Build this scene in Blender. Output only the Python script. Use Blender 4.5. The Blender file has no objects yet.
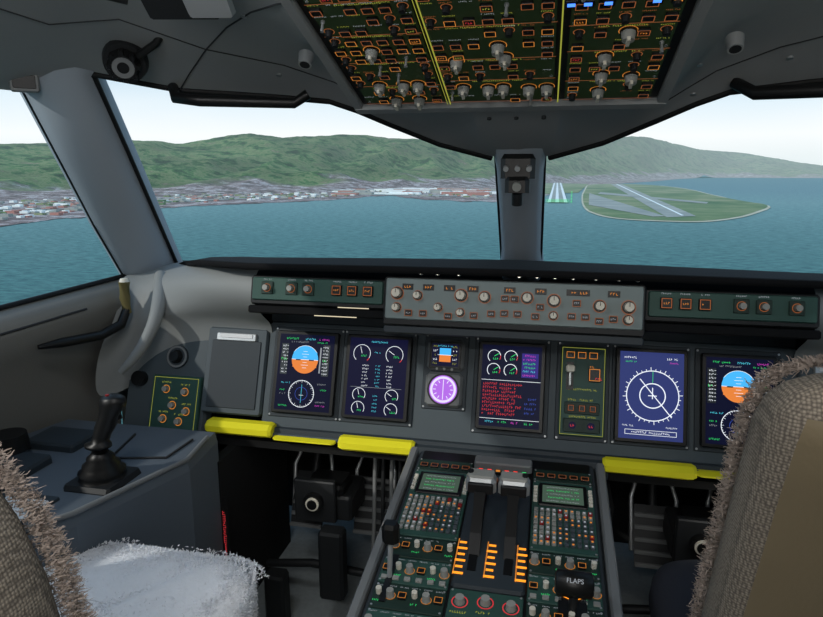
import bpy, math, random
from mathutils import Vector, Matrix, noise
random.seed(7)
S=bpy.context.scene
try:
    S.view_settings.view_transform='Standard'
except Exception: pass
COL=S.collection

# ---------------------------------------------------------------- materials
def srgb(r,g,b):
    f=lambda c:(c/255/12.92) if c/255<=.04045 else ((c/255+.055)/1.055)**2.4
    return (f(r),f(g),f(b),1)
def mat(name,col,rough=.6,metal=0,emit=None,es=1.0,noise_amt=0,nscale=40,bump=0,bscale=200,spec=.3):
    m=bpy.data.materials.new(name);m.use_nodes=True
    nt=m.node_tree;b=nt.nodes['Principled BSDF']
    b.inputs['Base Color'].default_value=col
    b.inputs['Roughness'].default_value=rough;b.inputs['Metallic'].default_value=metal
    b.inputs['Specular IOR Level'].default_value=spec
    if emit:
        b.inputs['Emission Color'].default_value=emit;b.inputs['Emission Strength'].default_value=es
    if noise_amt or bump:
        tc=nt.nodes.new('ShaderNodeTexCoord')
    if noise_amt:
        n=nt.nodes.new('ShaderNodeTexNoise');n.inputs['Scale'].default_value=nscale;n.inputs['Detail'].default_value=4
        nt.links.new(tc.outputs['Object'],n.inputs['Vector'])
        mx=nt.nodes.new('ShaderNodeMix');mx.data_type='RGBA'
        mx.inputs[6].default_value=tuple(c*(1-noise_amt) for c in col[:3])+(1,)
        mx.inputs[7].default_value=tuple(min(1,c*(1+noise_amt)) for c in col[:3])+(1,)
        nt.links.new(n.outputs['Fac'],mx.inputs[0]);nt.links.new(mx.outputs[2],b.inputs['Base Color'])
    if bump:
        n=nt.nodes.new('ShaderNodeTexNoise');n.inputs['Scale'].default_value=bscale
        nt.links.new(tc.outputs['Object'],n.inputs['Vector'])
        bp=nt.nodes.new('ShaderNodeBump');bp.inputs['Strength'].default_value=bump;bp.inputs['Distance'].default_value=.002
        nt.links.new(n.outputs['Fac'],bp.inputs['Height']);nt.links.new(bp.outputs['Normal'],b.inputs['Normal'])
    return m
M={}
M['liner']=mat('liner_grey',srgb(146,149,150),.65,noise_amt=.05,nscale=8,bump=.15,bscale=400)
M['pillar']=mat('pillar_grey',srgb(152,161,170),.6,noise_amt=.04,nscale=6,bump=.1,bscale=400)
M['fair']=mat('fairing_grey',srgb(134,138,138),.6,noise_amt=.04,nscale=6)
M['wall']=mat('wall_liner',srgb(124,123,118),.7,noise_amt=.06,nscale=7,bump=.2,bscale=300)
M['seam']=mat('seam_dark',srgb(50,52,54),.8)
M['rub']=mat('rubber_black',srgb(20,21,22),.6)
M['panel']=mat('panel_bluegrey',srgb(72,82,88),.55,noise_amt=.05,nscale=20)
M['panel2']=mat('panel_bluegrey_dark',srgb(50,58,64),.55,noise_amt=.05,nscale=20)
M['glare']=mat('glareshield_black',srgb(20,21,23),.85,bump=.3,bscale=500,spec=.15)
M['green']=mat('avionics_green',srgb(50,82,75),.5,noise_amt=.08,nscale=30)
M['greend']=mat('avionics_green_dark',srgb(34,54,48),.5,noise_amt=.1,nscale=30)
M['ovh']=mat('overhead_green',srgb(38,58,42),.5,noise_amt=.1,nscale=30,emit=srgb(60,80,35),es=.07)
M['fcu']=mat('fcu_grey',srgb(122,136,137),.45,noise_amt=.05,nscale=20)
M['blk']=mat('black_plastic',srgb(16,17,18),.4,spec=.4)
M['dark']=mat('dark_metal',srgb(38,40,42),.5,metal=.3)
M['grey']=mat('mid_grey',srgb(118,121,122),.5)
M['knob']=mat('knob_cream',srgb(218,214,200),.45)
M['knobg']=mat('knob_grey',srgb(150,152,148),.45)
M['silver']=mat('silver',srgb(176,180,182),.35,metal=.5)
M['yellow']=mat('yellow_padding',srgb(236,228,38),.6,noise_amt=.04,nscale=10)
M['console']=mat('console_grey',srgb(88,97,106),.6,noise_amt=.05,nscale=12)
M['floor']=mat('floor_carpet',srgb(140,148,150),.9,noise_amt=.2,nscale=60,bump=.5)
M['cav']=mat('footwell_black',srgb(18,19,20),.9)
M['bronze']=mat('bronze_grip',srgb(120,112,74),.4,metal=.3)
M['fleece']=mat('sheepskin_white',srgb(240,242,246),.95,noise_amt=.05,nscale=60,bump=1,bscale=160)
M['fringe']=mat('sheepskin_fringe',srgb(170,156,146),.95,noise_amt=.2,nscale=80)
M['leather']=mat('seat_shell_tan',srgb(116,104,82),.5,noise_amt=.08,nscale=10,bump=.2,bscale=150)
M['seatdk']=mat('seat_fabric_dark',srgb(46,50,60),.9,bump=.5,bscale=500)
M['red']=mat('red_plastic',srgb(150,40,40),.5)
M['paper']=mat('paper_white',srgb(225,228,230),.8)
def em(name,r,g,b,s): M[name]=mat('emissive_'+name,(0,0,0,1),.4,emit=srgb(r,g,b),es=s,spec=.1)
em('amber',255,160,70,.6);em('amberd',220,128,76,.42);em('orange',255,150,40,1.5);em('ylw',220,225,90,.45)
em('white',240,246,255,1.1);em('whited',205,212,220,.5);em('lamp',255,246,225,3);em('grn',60,235,125,.9);em('cyan',90,220,245,.95)
em('blue',70,180,245,1.1);em('org',236,134,62,1.0);em('mag',220,70,205,.9);em('redt',230,64,72,.75);em('redl',255,50,40,1.5)
em('scr',14,17,42,1.0);em('scrb',50,60,116,.95);em('scrk',18,19,48,1.0);em('purple',176,106,226,1.1);em('lilac',230,220,252,1.1);em('bluel',70,130,255,2.0)
em('box',60,50,140,.8);em('lcd',120,150,130,.3);em('navyt',70,95,200,.8);em('strip',255,240,205,.8)
def woven():
    m=bpy.data.materials.new('woven_seat_cover');m.use_nodes=True;nt=m.node_tree;b=nt.nodes['Principled BSDF']
    b.inputs['Roughness'].default_value=.9
    tc=nt.nodes.new('ShaderNodeTexCoord');ck=nt.nodes.new('ShaderNodeTexVoronoi');ck.inputs['Scale'].default_value=260;ck.inputs['Randomness'].default_value=.3
    nt.links.new(tc.outputs['Object'],ck.inputs['Vector'])
    cr=nt.nodes.new('ShaderNodeValToRGB');cr.color_ramp.elements[0].color=srgb(150,140,126);cr.color_ramp.elements[0].position=.2
    cr.color_ramp.elements[1].color=srgb(92,85,77);cr.color_ramp.elements[1].position=.65
    nt.links.new(ck.outputs['Distance'],cr.inputs[0]);nt.links.new(cr.outputs[0],b.inputs['Base Color'])
    bp=nt.nodes.new('ShaderNodeBump');bp.inputs['Strength'].default_value=.5;bp.inputs['Distance'].default_value=.003;bp.invert=True
    nt.links.new(ck.outputs['Distance'],bp.inputs['Height']);nt.links.new(bp.outputs[0],b.inputs['Normal'])
    return m
M['woven']=woven()

# ---------------------------------------------------------------- mesh builder
class MB:
    def __init__(s,name,fr=None):
        s.name=name;s.fr=fr or Matrix.Identity(4);s.v=[];s.f=[];s.mi=[];s.ms=[];s.sm=[]
    def m(s,k):
        if k not in s.ms: s.ms.append(k)
        return s.ms.index(k)
    def add(s,vs,fs,k,smooth=False):
        o=len(s.v);s.v+=[s.fr@Vector(v) for v in vs]
        i=s.m(k)
        for f in fs: s.f.append([o+a for a in f]);s.mi.append(i);s.sm.append(smooth)
    def box(s,cx,cy,w,h,z0,z1,k,b=.0):
        x0,x1,y0,y1=cx-w/2,cx+w/2,cy-h/2,cy+h/2
        b=min(b,w*.4,h*.4,abs(z1-z0)*.8)
        if b<=0:
            vs=[(x0,y0,z0),(x1,y0,z0),(x1,y1,z0),(x0,y1,z0),(x0,y0,z1),(x1,y0,z1),(x1,y1,z1),(x0,y1,z1)]
            s.add(vs,[(3,2,1,0),(4,5,6,7),(0,1,5,4),(1,2,6,5),(2,3,7,6),(3,0,4,7)],k);return
        def rr(i,z): return [(x0+b,y0+i,z),(x1-b,y0+i,z),(x1-i,y0+b,z),(x1-i,y1-b,z),(x1-b,y1-i,z),(x0+b,y1-i,z),(x0+i,y1-b,z),(x0+i,y0+b,z)]
        vs=rr(0,z0)+rr(0,z1-b)+rr(b*.6,z1)
        fs=[tuple(range(7,-1,-1)),tuple(range(16,24))]
        for L in (0,8):
            for i in range(8):
                j=(i+1)%8;fs.append((L+i,L+j,L+8+j,L+8+i))
        s.add(vs,fs,k)
    def cyl(s,cx,cy,r,z0,z1,k,r1=None,n=16,smooth=True):
        r1=r if r1 is None else r1
        vs=[(cx+r*math.cos(2*math.pi*i/n),cy+r*math.sin(2*math.pi*i/n),z0) for i in range(n)]
        vs+=[(cx+r1*math.cos(2*math.pi*i/n),cy+r1*math.sin(2*math.pi*i/n),z1) for i in range(n)]
        s.add(vs,[(i,(i+1)%n,n+(i+1)%n,n+i) for i in range(n)],k,smooth)
        s.add(vs[n:],[tuple(range(n))],k);s.add(vs[:n],[tuple(range(n-1,-1,-1))],k)
    def ring(s,cx,cy,r0,r1,z,k,n=32,a0=0,a1=360):
        vs=[]
        for i in range(n+1):
            a=math.radians(a0+(a1-a0)*i/n);vs+=[(cx+r0*math.cos(a),cy+r0*math.sin(a),z),(cx+r1*math.cos(a),cy+r1*math.sin(a),z)]
        s.add(vs,[(2*i,2*i+1,2*i+3,2*i+2) for i in range(n)],k)
    def disc(s,cx,cy,r,z,k,n=24,a0=0,a1=360):
        vs=[(cx+r*math.cos(math.radians(a0+(a1-a0)*i/n)),cy+r*math.sin(math.radians(a0+(a1-a0)*i/n)),z) for i in range(n+(0 if a1-a0>=360 else 1))]
        s.add(vs,[tuple(range(len(vs)))],k)
    def quad(s,cx,cy,w,h,z,k):
        s.add([(cx-w/2,cy-h/2,z),(cx+w/2,cy-h/2,z),(cx+w/2,cy+h/2,z),(cx-w/2,cy+h/2,z)],[(0,1,2,3)],k)
    def line(s,x0,y0,x1,y1,w,z,k):
        d=Vector((x1-x0,y1-y0));L=d.length or 1;n=Vector((-d.y,d.x))/L*w/2
        s.add([(x0-n.x,y0-n.y,z),(x1-n.x,y1-n.y,z),(x1+n.x,y1+n.y,z),(x0+n.x,y0+n.y,z)],[(0,1,2,3)],k)
    def frame(s,cx,cy,w,h,t,z,k):
        s.quad(cx,cy+h/2-t/2,w,t,z,k);s.quad(cx,cy-h/2+t/2,w,t,z,k)
        s.quad(cx-w/2+t/2,cy,t,h-2*t,z,k);s.quad(cx+w/2-t/2,cy,t,h-2*t,z,k)
    def text(s,x,y,w,h,z,k):
        n=max(2,int(w/(h*.8)))
        st=w/n
        for i in range(n):
            if random.random()<.9:
                a=x-w/2+st*(i+.5);hh=h*random.choice((.6,1,1,.8))
                s.quad(a-st*.22,y,st*.2,hh,z,k)
                s.quad(a+st*.05,y+random.choice((-.4,0,.4))*h,st*.5,h*.22,z,k)
    def tube(s,pts,r,k,n=10,radii=None):
        pts=[Vector(p) for p in pts];rings=[]
        up=Vector((0,0,1))
        for i,p in enumerate(pts):
            d=(pts[min(i+1,len(pts)-1)]-pts[max(i-1,0)]).normalized()
            a=d.cross(up)
            if a.length<.05: a=d.cross(Vector((1,0,0)))
            a.normalize();b=a.cross(d).normalized();rr=radii[i] if radii else r
            rings.append([tuple(p+(a*math.cos(2*math.pi*j/n)+b*math.sin(2*math.pi*j/n))*rr) for j in range(n)])
        vs=[v for q in rings for v in q];fs=[]
        for i in range(len(pts)-1):
            for j in range(n): fs.append((i*n+j,(i+1)*n+j,(i+1)*n+(j+1)%n,i*n+(j+1)%n))
        s.add(vs,fs,k,True)
        s.add(rings[0],[tuple(range(n))],k);s.add(rings[-1],[tuple(range(n-1,-1,-1))],k)
    def loft(s,rows,k,closed=False,smooth=True):
        n=len(rows[0]);vs=[v for r in rows for v in r];fs=[]
        for i in range(len(rows)-1):
            for j in range(n if closed else n-1):
                fs.append((i*n+j,i*n+(j+1)%n,(i+1)*n+(j+1)%n,(i+1)*n+j))
        s.add(vs,fs,k,smooth)
    def obj(s,parent=None,mods=None):
        me=bpy.data.meshes.new(s.name);me.from_pydata([tuple(v) for v in s.v],[],s.f)
        for k in s.ms: me.materials.append(M[k])
        for p,i,sm in zip(me.polygons,s.mi,s.sm): p.material_index=i;p.use_smooth=sm
        me.update();o=bpy.data.objects.new(s.name,me);COL.objects.link(o)
        if parent: o.parent=parent
        if mods=='sub':
            q=o.modifiers.new('sub','SUBSURF');q.levels=2;q.render_levels=2
        return o
def empty(name):
    e=bpy.data.objects.new(name,None);COL.objects.link(e);e.empty_display_size=.1;return e
def F4(x,y,z,o):
    m=Matrix.Identity(4)
    for i,c in enumerate((x,y,z,o)):
        for j in range(3): m[j][i]=c[j]
    return m
X=(1,0,0)
PAN=F4(X,(0,.342,.94),(0,-.94,.342),(0,1.596,.70))
FCU=F4(X,(0,.243,.970),(0,-.970,.243),(0,1.4625,.95))
OVH=F4(X,(0,-.952,.305),(0,-.305,-.952),(0,1.43,1.396))
PED=F4(X,(0,.991,.135),(0,-.135,.991),(0,1.45,.566))
def lerp_tab(t,x):
    if x<=t[0][0]: return t[0][1]
    for (a,b),(c,d) in zip(t,t[1:]):
        if x<=c: return b+(d-b)*(x-a)/(c-a)
    return t[-1][1]

# ================================================================ OUTSIDE WORLD
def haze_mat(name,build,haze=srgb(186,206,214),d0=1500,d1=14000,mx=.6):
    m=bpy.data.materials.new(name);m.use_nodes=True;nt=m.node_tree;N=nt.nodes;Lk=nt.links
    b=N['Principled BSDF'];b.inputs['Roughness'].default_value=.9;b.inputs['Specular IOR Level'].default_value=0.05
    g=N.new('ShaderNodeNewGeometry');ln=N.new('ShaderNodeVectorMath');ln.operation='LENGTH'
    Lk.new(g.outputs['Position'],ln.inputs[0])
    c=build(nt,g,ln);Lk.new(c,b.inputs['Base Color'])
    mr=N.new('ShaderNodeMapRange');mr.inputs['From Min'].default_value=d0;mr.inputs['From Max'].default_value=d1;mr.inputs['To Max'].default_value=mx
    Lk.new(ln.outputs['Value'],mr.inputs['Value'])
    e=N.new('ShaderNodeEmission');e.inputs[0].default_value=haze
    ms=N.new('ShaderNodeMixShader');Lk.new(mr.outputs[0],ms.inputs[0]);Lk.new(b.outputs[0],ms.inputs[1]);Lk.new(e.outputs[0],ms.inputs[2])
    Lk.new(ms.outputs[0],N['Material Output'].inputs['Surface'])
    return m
def ramp(nt,inp,els):
    r=nt.nodes.new('ShaderNodeValToRGB');e=r.color_ramp.elements
    while len(e)<len(els): e.new(.5)
    for x,(p,c) in zip(e,els): x.position=p;x.color=c
    nt.links.new(inp,r.inputs[0]);return r.outputs[0]
def tnoise(nt,g,scale,detail=4,sc=(1,1,1),rough=.5):
    mp=nt.nodes.new('ShaderNodeMapping');mp.inputs['Scale'].default_value=tuple(scale*a for a in sc)
    nt.links.new(g.outputs['Position'],mp.inputs[0]);n=nt.nodes.new('ShaderNodeTexNoise');n.inputs['Scale'].default_value=1;n.inputs['Detail'].default_value=detail;n.inputs['Roughness'].default_value=rough
    nt.links.new(mp.outputs[0],n.inputs['Vector']);return n.outputs['Fac']
def mixc(nt,f,a,b,mode='MIX'):
    m=nt.nodes.new('ShaderNodeMix');m.data_type='RGBA';m.blend_type=mode
    for i,q in ((0,f),(6,a),(7,b)):
        if hasattr(q,'is_linked') or hasattr(q,'links'): nt.links.new(q,m.inputs[i])
        else: m.inputs[i].default_value=q
    return m.outputs[2]
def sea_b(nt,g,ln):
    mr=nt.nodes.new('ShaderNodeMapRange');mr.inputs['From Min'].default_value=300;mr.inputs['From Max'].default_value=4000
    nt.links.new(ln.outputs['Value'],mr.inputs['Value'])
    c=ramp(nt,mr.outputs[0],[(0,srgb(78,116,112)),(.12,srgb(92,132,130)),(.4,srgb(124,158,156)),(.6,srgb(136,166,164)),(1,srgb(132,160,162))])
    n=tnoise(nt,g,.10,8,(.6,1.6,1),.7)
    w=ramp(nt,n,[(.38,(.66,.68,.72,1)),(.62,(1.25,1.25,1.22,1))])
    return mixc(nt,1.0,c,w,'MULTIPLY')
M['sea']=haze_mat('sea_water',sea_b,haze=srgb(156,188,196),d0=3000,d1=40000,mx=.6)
def land_b(nt,g,ln):
    city=tnoise(nt,g,.012,12,rough=.8);cc=ramp(nt,city,[(.36,srgb(66,80,64)),(.45,srgb(118,106,104)),(.52,srgb(152,134,130)),(.57,srgb(214,204,202)),(.63,srgb(92,98,88))])
    gr=tnoise(nt,g,.008,12,rough=.7);gc=ramp(nt,gr,[(.38,srgb(38,72,46)),(.47,srgb(74,114,68)),(.53,srgb(126,136,98)),(.58,srgb(84,112,70)),(.66,srgb(144,128,112))])
    big=tnoise(nt,g,.0018,4);bg=ramp(nt,big,[(.4,(.75,.78,.75,1)),(.6,(1.15,1.15,1.05,1))]);gc=mixc(nt,1.0,gc,bg,'MULTIPLY')
    at=nt.nodes.new('ShaderNodeAttribute');at.attribute_name='green'
    pn=tnoise(nt,g,.002,7,rough=.65)
    ad=nt.nodes.new('ShaderNodeMath');ad.operation='ADD';nt.links.new(at.outputs['Fac'],ad.inputs[0]);nt.links.new(pn,ad.inputs[1])
    f=ramp(nt,ad.outputs[0],[(.72,(0,0,0,1)),(.84,(1,1,1,1))])
    return mixc(nt,f,cc,gc)
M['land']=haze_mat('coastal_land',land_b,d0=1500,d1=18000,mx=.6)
def grass_b(nt,g,ln):
    n=tnoise(nt,g,.004,8,rough=.65);return ramp(nt,n,[(.35,srgb(92,124,92)),(.5,srgb(124,144,106)),(.65,srgb(160,162,130))])
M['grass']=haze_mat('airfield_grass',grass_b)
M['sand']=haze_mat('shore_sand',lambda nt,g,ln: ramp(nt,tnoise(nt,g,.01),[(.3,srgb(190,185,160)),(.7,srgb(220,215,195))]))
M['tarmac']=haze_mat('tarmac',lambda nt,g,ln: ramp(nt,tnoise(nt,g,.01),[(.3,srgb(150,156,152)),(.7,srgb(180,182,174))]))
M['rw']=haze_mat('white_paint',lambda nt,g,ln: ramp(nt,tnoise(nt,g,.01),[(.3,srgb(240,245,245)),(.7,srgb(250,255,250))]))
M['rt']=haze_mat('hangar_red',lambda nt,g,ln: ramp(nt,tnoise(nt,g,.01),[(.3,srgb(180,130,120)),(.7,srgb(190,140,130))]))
def geo(az,r,z): a=math.radians(az);return (r*math.sin(a),r*math.cos(a),z)
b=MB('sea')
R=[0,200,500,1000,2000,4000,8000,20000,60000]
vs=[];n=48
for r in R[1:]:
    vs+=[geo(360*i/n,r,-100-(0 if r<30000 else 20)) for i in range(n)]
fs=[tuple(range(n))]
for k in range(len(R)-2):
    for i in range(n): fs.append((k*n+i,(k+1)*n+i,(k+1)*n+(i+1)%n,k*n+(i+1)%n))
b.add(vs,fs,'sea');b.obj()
sh=[(-80,1250),(-44.6,1460),(-38,1720),(-34.4,1960),(-28,2150),(-21.75,2300),(-17,2600),(-13.9,2900),(-11,2450),(-5.1,2250),(-0.7,2683),(.5,3400),(3,4700),(8,7500),(12,13500),(14,14000),(45,14000)]
r1t=[(-80,2400),(-20,3200),(-6,4500),(0,6500),(14,14300),(45,14500)]
r2t=[(-80,5500),(-20,6000),(-6,7000),(0,9500),(14,17000),(45,17000)]
skt=[(-80,.035),(-43.9,.039),(-35.8,.045),(-31,.045),(-28,.050),(-25.7,.057),(-23,.052),(-20,.056),(-16,.058),(-13,.053),(-9,.045),(-5.2,.032),(-.9,.034),(3,.042),(7,.048),(9,.042),(11.6,.031),(15,.026),(20,.0094),(24,.003),(45,.003)]
az0,az1,st=-80,32,.3
NA=int((az1-az0)/st)+1;NR=90
vs=[];gr=[]
for i in range(NA):
    az=az0+st*i
    s0=lerp_tab(sh,az);s0*=1+.05*noise.noise(Vector((az*.6,3,0)))+.02*noise.noise(Vector((az*3,5,0)))
    r1=lerp_tab(r1t,az);r2=lerp_tab(r2t,az);e=lerp_tab(skt,az)
    for j in range(NR):
        t=j/(NR-1)
        r=s0*((r2*1.06)/s0)**t
        x,y,_=geo(az,r,0)
        h=-99
        q=max(0,min(1,(r-r1)/(r2-r1)))
        if q>0:
            H=e*r2+100;sc=r2/6000
            f=noise.fractal(Vector((x/900/sc,y/900/sc,1)),.8,2.1,8)
            f2=abs(noise.noise(Vector((x/450/sc,y/1000/sc,7))))
            k=q**1.3
            h=-99+H*k*(1+.3*f*(1-.8*k))-H*.7*f2*k*(1-k)*2+H*.05*f*k
        if r>r2: h-=(r-r2)*.4
        vs.append((x,y,h));gr.append(min(1,max(0,q*1.15)))
fs=[(i*NR+j,(i+1)*NR+j,(i+1)*NR+j+1,i*NR+j+1) for i in range(NA-1) for j in range(NR-1)]
b=MB('coastal_hills');b.add(vs,fs,'land',True);o=b.obj()
at=o.data.attributes.new('green','FLOAT','POINT')
for i,g in enumerate(gr): at.data[i].value=g
pen=[(2.75,2935),(2.9,1900),(4.2,1620),(5.9,1511),(9,1470),(12.1,1475),(14,1580),(15.6,1760),(17.3,2291),(14.9,2600),(12.5,3300),(11.3,4150),(7.4,6100),(3.2,6100),(3.0,4000)]
def smooth_poly(p,it=2):
    for _ in range(it):
        q=[]
        for i in range(len(p)):
            a,c=p[i],p[(i+1)%len(p)];q+=[(a[0]*.75+c[0]*.25,a[1]*.75+c[1]*.25),(a[0]*.25+c[0]*.75,a[1]*.25+c[1]*.75)]
        p=q
    return p
def poly(b,pts,z,k):
    v=[geo(a,r,z) for a,r in pts];b.add(v,[tuple(range(len(v)-1,-1,-1))],k)
pen=smooth_poly(pen)
b=MB('airfield_peninsula')
poly(b,[(a+(.2 if a>8 else -.12),r*(.98 if r<3000 else 1)) for a,r in pen],-98.8,'sand');poly(b,pen,-98.3,'grass')
poly(b,[(-.7,3100),(2.4,3400),(3.2,6000),(-1.5,6500),(-2,4000)],-98.0,'grass')
poly(b,[(5.0,5900),(5.9,5900),(11.8,1640),(9.6,1570)],-97.6,'tarmac')
poly(b,[(3.3,2100),(8.5,1580),(9.5,1600),(3.9,3000),(3.3,3300)],-97.5,'tarmac')
poly(b,[(4,3200),(12.5,2300),(12.6,2420),(4.2,3500)],-97.4,'tarmac')
poly(b,[(5.40,5900),(5.52,5900),(10.9,1640),(10.7,1630)],-96.9,'rw')
b.obj()
b=MB('airport_runway')
poly(b,[(-.05,2230),(1.45,2230),(1.0,6500),(.25,6500)],-97.4,'tarmac')
for a0,a1 in ((-.15,.12),(.5,.82),(1.25,1.55)):
    poly(b,[(a0,2230),(a1,2230),(.62+(a1-.7)*.35,6500),(.62+(a0-.7)*.35,6500)],-96.9,'rw')
for i in range(7):
    poly(b,[(-.3,2240+i*40),(1.7,2240+i*40),(1.7,2250+i*40),(-.3,2250+i*40)],-96.5,'grn')
for sx in (-.45,1.85):
    for i in range(9): poly(b,[(sx-.06,2240+i*160),(sx+.06,2240+i*160),(sx+.06,2300+i*160),(sx-.06,2300+i*160)],-96.5,'grn')
b.obj()
b=MB('airport_terminal')
for i in range(90):
    az=random.uniform(-19,-5.2);r=random.uniform(2950,3900);w=random.uniform(30,170)
    x,y,_=geo(az,r,0)
    b.box(x,y,w,random.uniform(20,50),-99,-99+random.uniform(5,13),random.choice(('rw','rw','tarmac','rt')))
for i in range(1100):
    az=random.uniform(-60,-5);r=lerp_tab(sh,az)*random.uniform(1.1,1.75);x,y,_=geo(az,r,0)
    b.box(x,y,random.uniform(8,28),15,-99,-99+random.uniform(3,7),random.choice(('rw','tarmac','rt','tarmac','grass')))
poly(b,[(-33,2350),(-20,2900),(-20.2,3000),(-33,2420)],-98,'tarmac')
poly(b,[(-34,2500),(-30,2350),(-29.7,2420),(-31,3000),(-31.4,3000)],-97.9,'tarmac')
poly(b,[(-17.5,3000),(-5,2700),(-4.8,2800),(-17.8,3200)],-97.9,'tarmac')
b.obj()
# sky
w=bpy.data.worlds.new('sky');S.world=w;w.use_nodes=True;nt=w.node_tree
tc=nt.nodes.new('ShaderNodeTexCoord');sp=nt.nodes.new('ShaderNodeSeparateXYZ');nt.links.new(tc.outputs['Generated'],sp.inputs[0])
c=ramp(nt,sp.outputs['Z'],[(0,srgb(224,236,238)),(.05,srgb(246,251,252)),(.09,srgb(226,241,249)),(.14,srgb(194,222,240)),(.25,srgb(165,205,232)),(1,srgb(115,165,212))])
nn=nt.nodes.new('ShaderNodeTexNoise');nn.inputs['Scale'].default_value=3;mp=nt.nodes.new('ShaderNodeMapping');mp.inputs['Scale'].default_value=(1,1,4)
nt.links.new(tc.outputs['Generated'],mp.inputs[0]);nt.links.new(mp.outputs[0],nn.inputs['Vector'])
cl=ramp(nt,nn.outputs['Fac'],[(.45,(0,0,0,1)),(.8,(.35,.35,.35,1))])
c=mixc(nt,cl,c,(1,1,1,1))
nt.links.new(c,nt.nodes['Background'].inputs[0]);nt.nodes['Background'].inputs[1].default_value=1.08
ld=bpy.data.lights.new('sun','SUN');ld.energy=1.8;ld.angle=.02;ld.color=(1,.96,.88)
lo=bpy.data.objects.new('sun',ld);COL.objects.link(lo);lo.rotation_euler=Vector((.6,.55,-.45)).to_track_quat('-Z','Y').to_euler()

# ================================================================ SHELL
def mir(p): return (-p[0],p[1],p[2])
def shell(side):
    sg=1 if side=='left' else -1
    f=(lambda p:p) if sg==1 else mir
    E=-.335 if sg==1 else -.300
    A=[(-.075,1.735,1.292),(-.20,1.66,1.325),(-.31,1.58,1.37),(-.38,1.535,1.40),(-.44,1.505,1.42),(-.57,1.465,1.43),(-.76,1.40,1.44),(-.93,1.325,1.47),(-1.10,1.325,1.43),(-1.115,1.15,1.425),(-1.13,.9,1.41),(-1.14,.5,1.40),(-1.14,.0,1.40),(-1.14,-1.2,1.40)]
    B=[(-.10,1.43,1.40),(-.22,1.43,1.40),(E+.005,1.43,1.40),(E,1.39,1.413),(E,1.35,1.426),(E,1.2,1.474),(E,1.05,1.522),(E,.85,1.586),(E,.7,1.634),(E,.6,1.666),(E,.45,1.71),(E,.2,1.76),(E,-.1,1.78),(E,-1.2,1.78)]
    def cpt(i,t,o=0):
        a,c=Vector(A[i]),Vector(B[i]);return f(tuple(a.lerp(c,t)+Vector((0,0,.045*math.sin(math.pi*t)*min(1,i/5)-o))))
    rows=[[cpt(i,t) for i in range(len(A))] for t in (0,.12,.3,.5,.7,.88,1)]
    b=MB('headliner_'+side);b.loft(rows,'liner')
    rv=[f((p[0]*1.01,p[1]+.06,p[2]+.03)) for p in A];b.loft([[f(p) for p in A],rv],'liner')
    b.tube([f((p[0],p[1]+.01,p[2]-.004)) for p in A[:9]],.008,'rub')
    b.tube([cpt(6,t,.001) for t in (0,.12,.3,.5,.7,.88,1)],.0016,'seam',n=6)
    b.tube([cpt(i,.3,.001) for i in range(2,11)],.0012,'seam',n=6)
    for i,t in ((3,.15),(5,.2),(7,.5),(6,.65),(4,.6)): 
        p=cpt(i,t,.0);b.tube([p,(p[0],p[1]-.001,p[2]-.004)],.006,'silver',n=10)
    return b
ceil=empty('ceiling')
for sd in ('left','right'):
    o=shell(sd).obj(parent=ceil)
b=MB('ceiling_rear');b.box(0,-.35,.69,1.7,1.775,1.80,'liner')
b.box(0,.325,.69,.35,1.79,1.80,'liner');b.obj(parent=ceil)
b=MB('front_lip')
b.loft([[(-.10,1.43,1.40),(0,1.43,1.40),(.10,1.43,1.40)],[(-.09,1.6,1.33),(0,1.6,1.325),(.09,1.6,1.33)],[(-.075,1.735,1.292),(0,1.72,1.288),(.075,1.735,1.292)]],'liner')
for x in (-.06,0,.06): b.tube([(x,1.50,1.372),(x,1.498,1.366)],.005,'seam',n=8)
b.obj(parent=ceil)
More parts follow.
